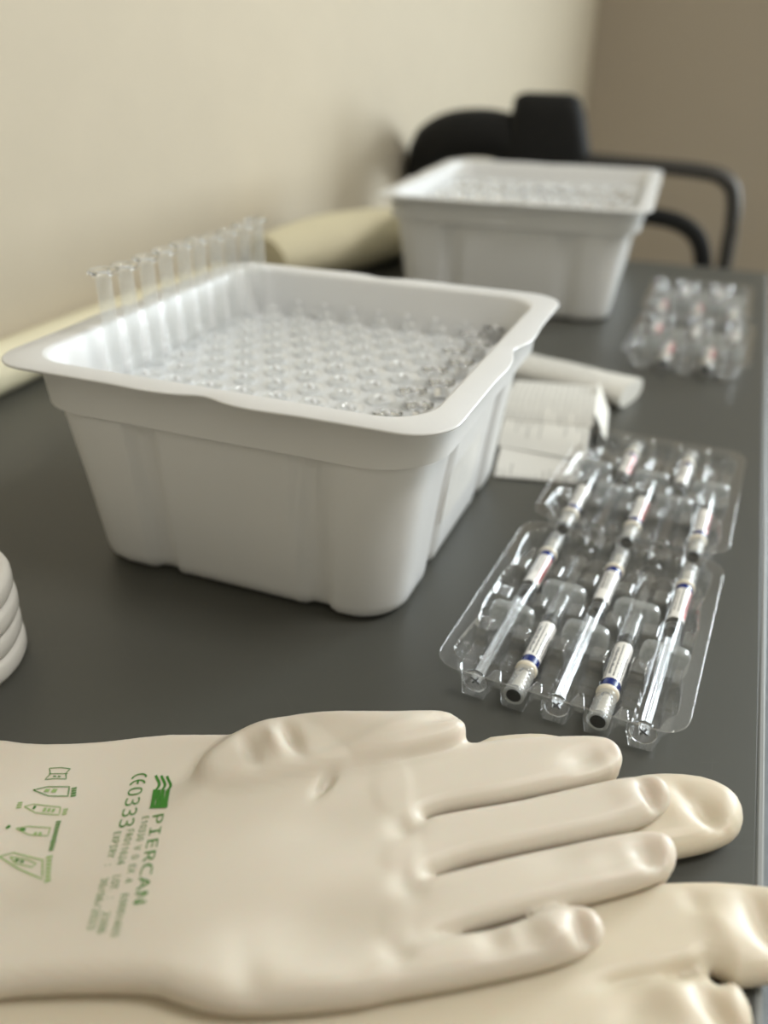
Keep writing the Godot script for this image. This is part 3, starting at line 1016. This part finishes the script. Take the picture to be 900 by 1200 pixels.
func room() -> void:
	var cx := (LEFT + RIGHT) / 2
	var cz := (FAR + NEAR) / 2
	var w := RIGHT - LEFT
	var l := NEAR - FAR
	var h := CEIL - FLOOR
	var cy := (CEIL + FLOOR) / 2
	struct("floor", box(Vector3(w + 0.4, 0.1, l + 0.4)), M.floor_vinyl, Vector3(cx, FLOOR - 0.05, cz))
	struct("ceiling", box(Vector3(w + 0.4, 0.1, l + 0.4)), M.ceiling_paint, Vector3(cx, CEIL + 0.05, cz))
	struct("wall_left", box(Vector3(0.15, h, l + 0.3)), M.wall_paint, Vector3(LEFT - 0.075, cy, cz))
	struct("wall_right", box(Vector3(0.15, h, l + 0.3)), M.wall_paint, Vector3(RIGHT + 0.075, cy, cz))
	struct("wall_near", box(Vector3(w, h, 0.15)), M.wall_paint, Vector3(cx, cy, NEAR + 0.075))
	# the far wall has a window, to the right of what the camera sees
	var x0: float = WIN[0]
	var x1: float = WIN[1]
	var y0: float = WIN[2]
	var y1: float = WIN[3]
	var z := FAR - 0.075
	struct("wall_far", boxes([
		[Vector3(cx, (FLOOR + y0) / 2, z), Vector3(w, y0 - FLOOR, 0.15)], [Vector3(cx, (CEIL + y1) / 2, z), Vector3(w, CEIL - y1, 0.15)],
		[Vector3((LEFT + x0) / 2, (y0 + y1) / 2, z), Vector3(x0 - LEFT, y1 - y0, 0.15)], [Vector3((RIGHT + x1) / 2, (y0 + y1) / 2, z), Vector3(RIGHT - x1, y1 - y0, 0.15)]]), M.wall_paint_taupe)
	var wx := (x0 + x1) / 2
	var wy := (y0 + y1) / 2
	var ws := Vector2(x1 - x0, y1 - y0)
	var win := struct("window_1", boxes([
		[Vector3(0, ws.y / 2 - 0.02, 0), Vector3(ws.x, 0.04, 0.05)], [Vector3(0, -ws.y / 2 + 0.02, 0), Vector3(ws.x, 0.04, 0.05)],
		[Vector3(-ws.x / 2 + 0.02, 0, 0), Vector3(0.04, ws.y - 0.08, 0.05)], [Vector3(ws.x / 2 - 0.02, 0, 0), Vector3(0.04, ws.y - 0.08, 0.05)]]), M.trim_paint, Vector3(wx, wy, FAR - 0.08))
	part("blind", box(Vector3(ws.x - 0.08, ws.y - 0.08, 0.006)), M.window_blind, win)
	area_light("daylight", Vector3(0, 0, 0.065), Vector3(0, 0, 1), Vector2(ws.x - 0.1, ws.y - 0.1), DAYLIGHT, Color(0.93, 0.975, 1.0), win)
	struct("baseboard_left", box(Vector3(0.012, 0.09, l)), M.trim_paint, Vector3(LEFT + 0.006, FLOOR + 0.045, cz))
	struct("baseboard_far", box(Vector3(w - 0.03, 0.09, 0.012)), M.trim_paint, Vector3(cx, FLOOR + 0.045, FAR + 0.006))
	for k in PANELS.size():
		var p: Vector2 = PANELS[k]
		var t := thing("ceiling_light", ["square ceiling light panel over the middle of the room", "square ceiling light panel over the near end of the room"][k], "ceiling light", Vector3(p.x, CEIL, p.y), 0.0, "ceiling light panels")
		part("frame", boxes([[Vector3(0, -0.012, 0.29), Vector3(0.6, 0.024, 0.02)], [Vector3(0, -0.012, -0.29), Vector3(0.6, 0.024, 0.02)], [Vector3(0.29, -0.012, 0), Vector3(0.02, 0.024, 0.56)], [Vector3(-0.29, -0.012, 0), Vector3(0.02, 0.024, 0.56)]]), M.trim_paint, t)
		var d := part("diffuser", box(Vector3(0.56, 0.008, 0.56)), M.lamp_glow, t)
		d.position.y = -0.006
		area_light("panel_light", Vector3(0, -0.03, 0), Vector3.DOWN, Vector2(0.54, 0.54), PANEL_POWER[k], Color(1.0, 0.99, 0.97), t)

func table() -> void:
	var z0 := -1.362
	var z1 := 0.62
	var x0 := -0.606
	var x1 := 0.0560
	var t := thing("lab_table", "long table with a dark grey laminate top pushed against the beige wall", "table", Vector3((x0 + x1) / 2, FLOOR, (z0 + z1) / 2))
	var top := part("tabletop", soft_box(Vector3(x1 - x0, 0.028, z1 - z0), 0.003, 0.0008), M.table_laminate, t)
	top.position.y = -FLOOR - 0.028
	var band := part("edge_band", soft_box(Vector3(0.003, 0.0276, z1 - z0), 0.0006, 0.0008), M.edge_band, t)
	band.position = Vector3((x1 - x0) / 2 + 0.0016, -FLOOR - 0.0278, 0)
	var leg := soft_box(Vector3(0.045, -FLOOR - 0.028, 0.045), 0.004, 0.001)
	for s in [[-1, -1], [1, -1], [-1, 1], [1, 1]]:
		var l := part("leg", leg, M.steel_grey, t)
		l.position = Vector3(s[0] * ((x1 - x0) / 2 - 0.05), 0, s[1] * ((z1 - z0) / 2 - 0.06))

func chair() -> void:
	var at := Vector3(-0.30, FLOOR, -1.72)
	var t := thing("armchair", "black padded armchair with tubular arms at the far end of the table", "chair", at)
	var y := func(v: float) -> float: return v - FLOOR            # heights above the table top to heights above the floor
	var seat := part("seat", soft_box(Vector3(0.46, 0.07, 0.44), 0.06, 0.015), M.black_vinyl, t)
	seat.position = Vector3(0, 0.40, -0.02)
	# padded back, leaning
	var st := start()
	var rings := []
	for q in [[-0.16, 0.080, 0.020], [-0.15, 0.088, 0.030], [0.05, 0.080, 0.034], [0.18, 0.062, 0.032], [0.205, 0.055, 0.026], [0.212, 0.040, 0.014]]:
		var ring := rounded(q[1], q[2], q[2] * 0.8, 0.0, 5, 1)
		rings.append(moved(ring, Transform3D(Basis.IDENTITY, Vector3(-0.012 - q[0] * 0.12, y.call(q[0]), 0.10 + q[0] * 0.12))))
	loft(st, rings, [], true, true)
	part("backrest", done(st), M.black_vinyl, t)
	var stay := smooth_path([Vector3(-0.10, 0.44, 0.10), Vector3(-0.10, y.call(0.0), 0.09), Vector3(-0.095, y.call(0.14), 0.09), Vector3(-0.07, y.call(0.18), 0.10)])
	part("back_stay", bar(stay, [0.012], 10), M.steel_grey, t)
	# left arm: a wide padded arch
	var arch := smooth_path([Vector3(-0.285, y.call(-0.06), 0.02), Vector3(-0.285, y.call(0.04), 0.05), Vector3(-0.262, y.call(0.105), 0.09), Vector3(-0.205, y.call(0.137), 0.12), Vector3(-0.13, y.call(0.143), 0.12), Vector3(-0.075, y.call(0.125), 0.11)])
	part("arm_pad", bar(arch, [0.03], 12, 1.35), M.black_vinyl, t)
	# right arm: a bare tube loop with a padded bow inside it
	var loop := smooth_path([Vector3(0.0, y.call(0.112), 0.12), Vector3(0.10, y.call(0.108), 0.12), Vector3(0.22, y.call(0.104), 0.12), Vector3(0.268, y.call(0.094), 0.12), Vector3(0.290, y.call(0.060), 0.12), Vector3(0.296, y.call(-0.03), 0.12), Vector3(0.298, y.call(-0.30), 0.12), Vector3(0.30, 0.012, 0.12)])
	part("arm_tube", bar(loop, [0.0125], 12), M.steel_grey, t)
	var bow := smooth_path([Vector3(0.04, y.call(0.015), 0.12), Vector3(0.13, y.call(0.026), 0.12), Vector3(0.20, y.call(0.022), 0.12), Vector3(0.243, y.call(-0.002), 0.12), Vector3(0.262, y.call(-0.05), 0.12), Vector3(0.266, y.call(-0.12), 0.12)])
	part("arm_pad", bar(bow, [0.015], 12), M.black_vinyl, t)
	for s in [[-0.26, 0.12], [-0.26, -0.22], [0.27, -0.22]]:
		part("leg", bar([Vector3(s[0], 0.0, s[1]), Vector3(s[0] * 0.97, 0.46, s[1] * 0.97)], [0.0125], 12), M.steel_grey, t)
	part("seat_rail", bar([Vector3(-0.255, 0.395, 0.11), Vector3(0.296, 0.395, 0.12)], [0.0125], 10), M.steel_grey, t)
	part("seat_rail", bar([Vector3(-0.255, 0.395, -0.21), Vector3(0.262, 0.395, -0.21)], [0.0125], 10), M.steel_grey, t)

func paper_sheet(pts: Array, half: Vector3, thick: float) -> ArrayMesh:
	# a bundle of paper bent along a path; «half» is half its width, its uv runs along and across
	var st := start()
	var n := pts.size()
	var along := 0.0
	var rows := []
	for i in n:
		if i > 0: along += (pts[i] as Vector3).distance_to(pts[i - 1])
		rows.append([pts[i] - half, pts[i] + half, along])
	var lift := Vector3(0, thick, 0)
	for i in n - 1:
		var a = rows[i]
		var b = rows[i + 1]
		var w := half.length() * 2.0
		var quads := [
			[a[0] + lift, a[1] + lift, b[1] + lift, b[0] + lift, 1], [a[1], a[0], b[0], b[1], 2],
			[a[0], a[0] + lift, b[0] + lift, b[0], 3], [a[1] + lift, a[1], b[1], b[1] + lift, 4]]
		for q in quads:
			st.set_smooth_group(q[4])
			var uv := [Vector2(0, a[2]), Vector2(w, a[2]), Vector2(w, b[2]), Vector2(0, b[2])]
			for k in [0, 2, 1, 0, 3, 2]:
				st.set_uv(uv[k] * 7.0)
				st.add_vertex(q[k])
	for e in [rows[0], rows[n - 1]]:
		st.set_smooth_group(9)
		st.set_uv(Vector2.ZERO)
		var q2 := [e[0], e[1], e[1] + lift, e[0] + lift]
		for k in ([0, 2, 1, 0, 3, 2] if e == rows[n - 1] else [0, 1, 2, 0, 2, 3]):
			st.set_uv(Vector2.ZERO)
			st.add_vertex(q2[k])
	return done(st)

func papers() -> void:
	var t := thing("folded_leaflet", "crumpled fold of printed white leaflets beside the near tub", "leaflet", Vector3(-0.112, 0, -0.655))
	var dir := Vector3(0.0185, 0, 0.15).normalized()
	var across := Vector3(dir.z, 0, -dir.x)
	var fold := func(l: Array) -> Array:
		var p := []
		for q in l: p.append(dir * q.x + Vector3(0, q.y, 0))
		return smooth_path(p, 5)
	part("fold", paper_sheet(fold.call([Vector2(-0.075, 0.004), Vector2(-0.02, 0.006), Vector2(0.03, 0.010), Vector2(0.065, 0.0075), Vector2(0.088, 0.001)]), across.rotated(Vector3.UP, 0.10) * 0.031, 0.0012), M.leaflet_paper, t)
	part("fold", paper_sheet(fold.call([Vector2(-0.078, 0.010), Vector2(-0.03, 0.014), Vector2(0.015, 0.019), Vector2(0.042, 0.017), Vector2(0.060, 0.010)]), across.rotated(Vector3.UP, -0.14) * 0.034, 0.0012), M.leaflet_paper, t)
	part("fold", paper_sheet(fold.call([Vector2(-0.080, 0.016), Vector2(-0.05, 0.023), Vector2(-0.015, 0.027), Vector2(0.010, 0.025), Vector2(0.022, 0.020)]), across.rotated(Vector3.UP, 0.05) * 0.036, 0.0012), M.leaflet_paper, t)
	var down := []
	for k in 6:
		var a := k / 5.0
		down.append(across * (0.036 + 0.012 * a) + dir * (-0.03) + Vector3(0, 0.0265 - 0.024 * a, 0))
	part("hanging_flap", paper_sheet(down, dir * 0.036, 0.0009), M.paper_plain, t)
	# the long rolled leaflet behind it
	var st := start()
	var a0 := Vector3(-0.185, 0.0, -0.792)
	var a1 := Vector3(-0.058, 0.0, -0.757)
	var rings := []
	var d := (a1 - a0).normalized()
	var side := Vector3(d.z, 0, -d.x)
	for k in 5:
		var ring := PackedVector3Array()
		for j in 20:
			var an := TAU * j / 20
			var q := Vector2(cos(an), sin(an))
			var s := pow(absf(q.x), 0.6) * signf(q.x) * 0.021
			var h := pow(absf(q.y), 0.8) * signf(q.y) * 0.0085
			ring.append(a0.lerp(a1, k / 4.0) - a0 + side * s * 1.2 + Vector3(0, 0.0102 + h * 1.2 * (1.0 - 0.1 * (k % 2)), 0))
		rings.append(ring)
	# uv along the roll
	for k in 4:
		for j in 20:
			var j2 := (j + 1) % 20
			var q := [rings[k][j], rings[k + 1][j], rings[k + 1][j2], rings[k][j2]]
			var uv := [Vector2(j / 20.0, k * 0.2), Vector2(j / 20.0, (k + 1) * 0.2), Vector2((j + 1) / 20.0, (k + 1) * 0.2), Vector2((j + 1) / 20.0, k * 0.2)]
			for i in [0, 1, 2, 0, 2, 3]:
				st.set_smooth_group(1)
				st.set_uv(uv[i] * 1.2)
				st.add_vertex(q[i])
	for e in [0, 4]:
		for j in 20:
			var c := Vector3.ZERO
			for v in rings[e]: c += v / 20.0
			st.set_smooth_group(5 + e)
			var tr := [c, rings[e][j], rings[e][(j + 1) % 20]] if e == 0 else [c, rings[e][(j + 1) % 20], rings[e][j]]
			for v in tr:
				st.set_uv(Vector2.ZERO)
				st.add_vertex(v)
	var roll := single("rolled_leaflet", done(st), M.leaflet_paper, "long flattened roll of printed leaflet lying behind the crumpled leaflets", "leaflet")
	roll.position = a0

func dishes() -> void:
	var n := ["bottom of the stack, on the table", "second from the bottom of the stack", "third from the bottom, under the top dish", "top of the stack"]
	var m := lathe([Vector2(0.0410, 0.0), Vector2(0.0436, 0.0008), Vector2(0.0448, 0.0032), Vector2(0.0450, 0.0062), Vector2(0.0448, 0.0094), Vector2(0.0438, 0.0116), Vector2(0.0415, 0.0124), Vector2(0.038, 0.0122), Vector2(0.036, 0.0110)], 72, [], Transform3D.IDENTITY, true, true)
	for k in 4:
		var o := single("culture_dish", m, M.dish_plastic, "white plastic dish at the left, " + n[k], "dish", "stacked white dishes")
		o.position = Vector3(-0.3396 + rng.randf_range(-0.0006, 0.0006), k * 0.0126, -0.2386)

func cloths() -> void:
	var st := start()
	sweep(st, smooth_path([Vector3(-0.588, 0.019, -0.28), Vector3(-0.589, 0.021, -0.45), Vector3(-0.590, 0.023, -0.62), Vector3(-0.590, 0.022, -0.80), Vector3(-0.591, 0.019, -0.94)], 3), [0.017, 0.0185, 0.019, 0.0195, 0.020, 0.0205, 0.020, 0.0195, 0.019, 0.019, 0.018, 0.017, 0.016], 18, 1.08)
	single("cream_glove", done(st), M.cream_cloth, "flat cream glove cuff lying along the wall behind the near tub's left corner", "glove", "cream gloves by the wall")
	var st2 := start()
	sweep(st2, smooth_path([Vector3(-0.560, 0.032, -1.00), Vector3(-0.535, 0.036, -1.05), Vector3(-0.50, 0.040, -1.12), Vector3(-0.478, 0.038, -1.20), Vector3(-0.475, 0.030, -1.30)], 3), [0.044, 0.048, 0.050, 0.054, 0.057, 0.058, 0.058, 0.056, 0.055, 0.053, 0.050, 0.047, 0.042], 18, 0.66)
	single("cream_glove", done(st2), M.cream_cloth, "heaped cream glove against the wall between the two tubs", "glove", "cream gloves by the wall")

# ------------------------------------------------------------------ the scene
const WIN := [1.4, 3.0, 0.05, 1.6]
const DAYLIGHT := 16.0
const PANELS := [Vector2(1.05, -0.5), Vector2(1.2, 1.4)]
const PANEL_POWER := [2.5, 0.35]

func _ready() -> void:
	rng.seed = 11
	# camera, environment, exposure; the lamps' energies are the constants just above
	var cam := Camera3D.new()
	cam.name = "camera"
	add_child(cam)
	cam.transform = Transform3D(Basis(Vector3(0.928696, 0.014259, -0.370568), Vector3(-0.190538, 0.875624, -0.443822), Vector3(0.31815, 0.482783, 0.815905)), Vector3(0, 0.28407, 0))
	var lens := CameraAttributesPhysical.new()
	lens.frustum_focal_length = 20.0
	lens.frustum_focus_distance = 0.385
	lens.frustum_near = 0.02
	lens.frustum_far = 50.0
	lens.exposure_aperture = 2.6
	cam.attributes = lens
	cam.fov = 61.9275
	cam.current = true
	var env := Environment.new()
	env.background_mode = Environment.BG_COLOR
	env.background_color = Color(0.75, 0.8, 0.85)
	env.tonemap_mode = Environment.TONE_MAPPER_LINEAR
	env.tonemap_exposure = 0.99
	env.sdfgi_enabled = true
	env.ssao_enabled = true
	env.ssil_enabled = true
	var we := WorldEnvironment.new()
	we.name = "world_environment"
	we.environment = env
	add_child(we)

	make_materials()
	room()
	table()

	# the near tub with its nest of barrels
	var at := Vector3(-0.2324, 0, -0.4659)
	var tub := make_tub("white plastic tub in front, full of clear barrels, its lip notched", at, 0.0, 0.132, 0.134)
	var pl := soft_box(Vector3(0.0012, 0.050, 0.066), 0.0005, 0.0002)
	var lb := part("side_label", pl, M.tub_label, tub)
	lb.position = Vector3(0.1014, 0.030, 0.004)
	lb.rotation.z = -0.12
	var spots := []
	for r in 10:
		for c in 9:
			spots.append(Vector3(-0.1 + c * 0.0222 + (0.011 if r % 2 else 0.0), r, 0.066 - r * 0.0199))
	var flat_spots := []
	for s in spots: flat_spots.append(Vector3(s.x, 0, s.z))
	make_nest("white nest plate inside the near tub, hidden under its clear barrels", at + Vector3(0, 0.0945, 0), 0.0, 0.1105, 0.1135, flat_spots)
	var bm := barrel_mesh()
	var tall := tall_mesh()
	var flange := flange_mesh()
	var first: MeshInstance3D
	for i in spots.size():
		var s: Vector3 = spots[i]
		var col := i % 9
		var row := int(s.y)
		var p := at + Vector3(s.x, 0.1090, s.z)
		var label := "clear barrel seated in the near tub, %s from the left, %s row from the front" % [ORD[col], ORD[row]]
		if col == 0:
			label = "clear barrel pulled up along the near tub's left side, %s from the front" % ORD[row]
			p.y = 0.167 + rng.randf_range(-0.0015, 0.0015)
			p.x = at.x - 0.0985 + rng.randf_range(-0.0008, 0.0008)
		if first == null:
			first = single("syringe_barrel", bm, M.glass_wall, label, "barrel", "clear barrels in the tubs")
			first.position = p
			part("glint_bead", lathe([Vector2(0.0018, -0.0016), Vector2(0.0018, -0.0004), Vector2(0.0013, 0.0006), Vector2(0.0005, 0.0010)], 12, [], Transform3D.IDENTITY, true, true), M.tub_plastic, first)  # added white bead, stands in for a glint of light on the glass
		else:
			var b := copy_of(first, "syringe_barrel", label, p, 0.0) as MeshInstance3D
			if col == 0:
				b.material_override = M.glass_tall
				b.mesh = tall
				b.get_child(0).free()
				part("flange", flange, M.glass_solid, b)
			if col == 8: b.material_override = M.glass_solid
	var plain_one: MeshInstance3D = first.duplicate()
	plain_one.material_override = M.glass_solid
	first.material_override = M.glass_tall
	first.mesh = tall
	first.get_child(0).free()
	part("flange", flange, M.glass_solid, first)

	# the far tub
	var at2 := Vector3(-0.252, 0, -1.156)
	var turn2 := 0.07
	make_tub("white plastic tub standing further back by the chair", at2, turn2, 0.1555, 0.189)
	var spots2 := []
	for r in [0, 1, 2, 5, 6]:
		for c in 9:
			spots2.append(Vector3(-0.108 + c * 0.0262 + (0.013 if r % 2 else 0.0), r, 0.105 - r * 0.027))
	var fs2 := []
	for s in spots2: fs2.append(Vector3(s.x, 0, s.z))
	make_nest("white nest plate inside the far tub", at2 + Vector3(0, 0.1065, 0), turn2, 0.134, 0.168, fs2)
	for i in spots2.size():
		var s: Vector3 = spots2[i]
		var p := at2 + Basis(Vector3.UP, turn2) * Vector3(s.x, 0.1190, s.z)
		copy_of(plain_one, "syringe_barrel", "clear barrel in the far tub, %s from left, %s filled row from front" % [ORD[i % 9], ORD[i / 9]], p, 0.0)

	# trays along the right edge
	make_shapes()
	var tm := tray_mesh()
	tray_set("nearest tray", Vector3(-0.0372, 0, -0.3145), -0.06, tm, 1, [1, 0, 0, 0, 2], 0.62)
	tray_set("second tray from the gloves", Vector3(-0.0270, 0, -0.4835), -0.045, tm, 0, [0, 2, 1, 0, 2], 0.2)
	tray_set("third tray from the gloves", Vector3(-0.0220, 0, -0.8500), -0.02, tm, 1, [1, 2, 0, 1, 0], 0.3)
	tray_set("farthest tray", Vector3(-0.0240, 0, -1.0250), 0.0, tm, 0, [2, 0, 1, 0, 0], 0.3)

	papers()
	dishes()
	cloths()
	chair()
	gloves()
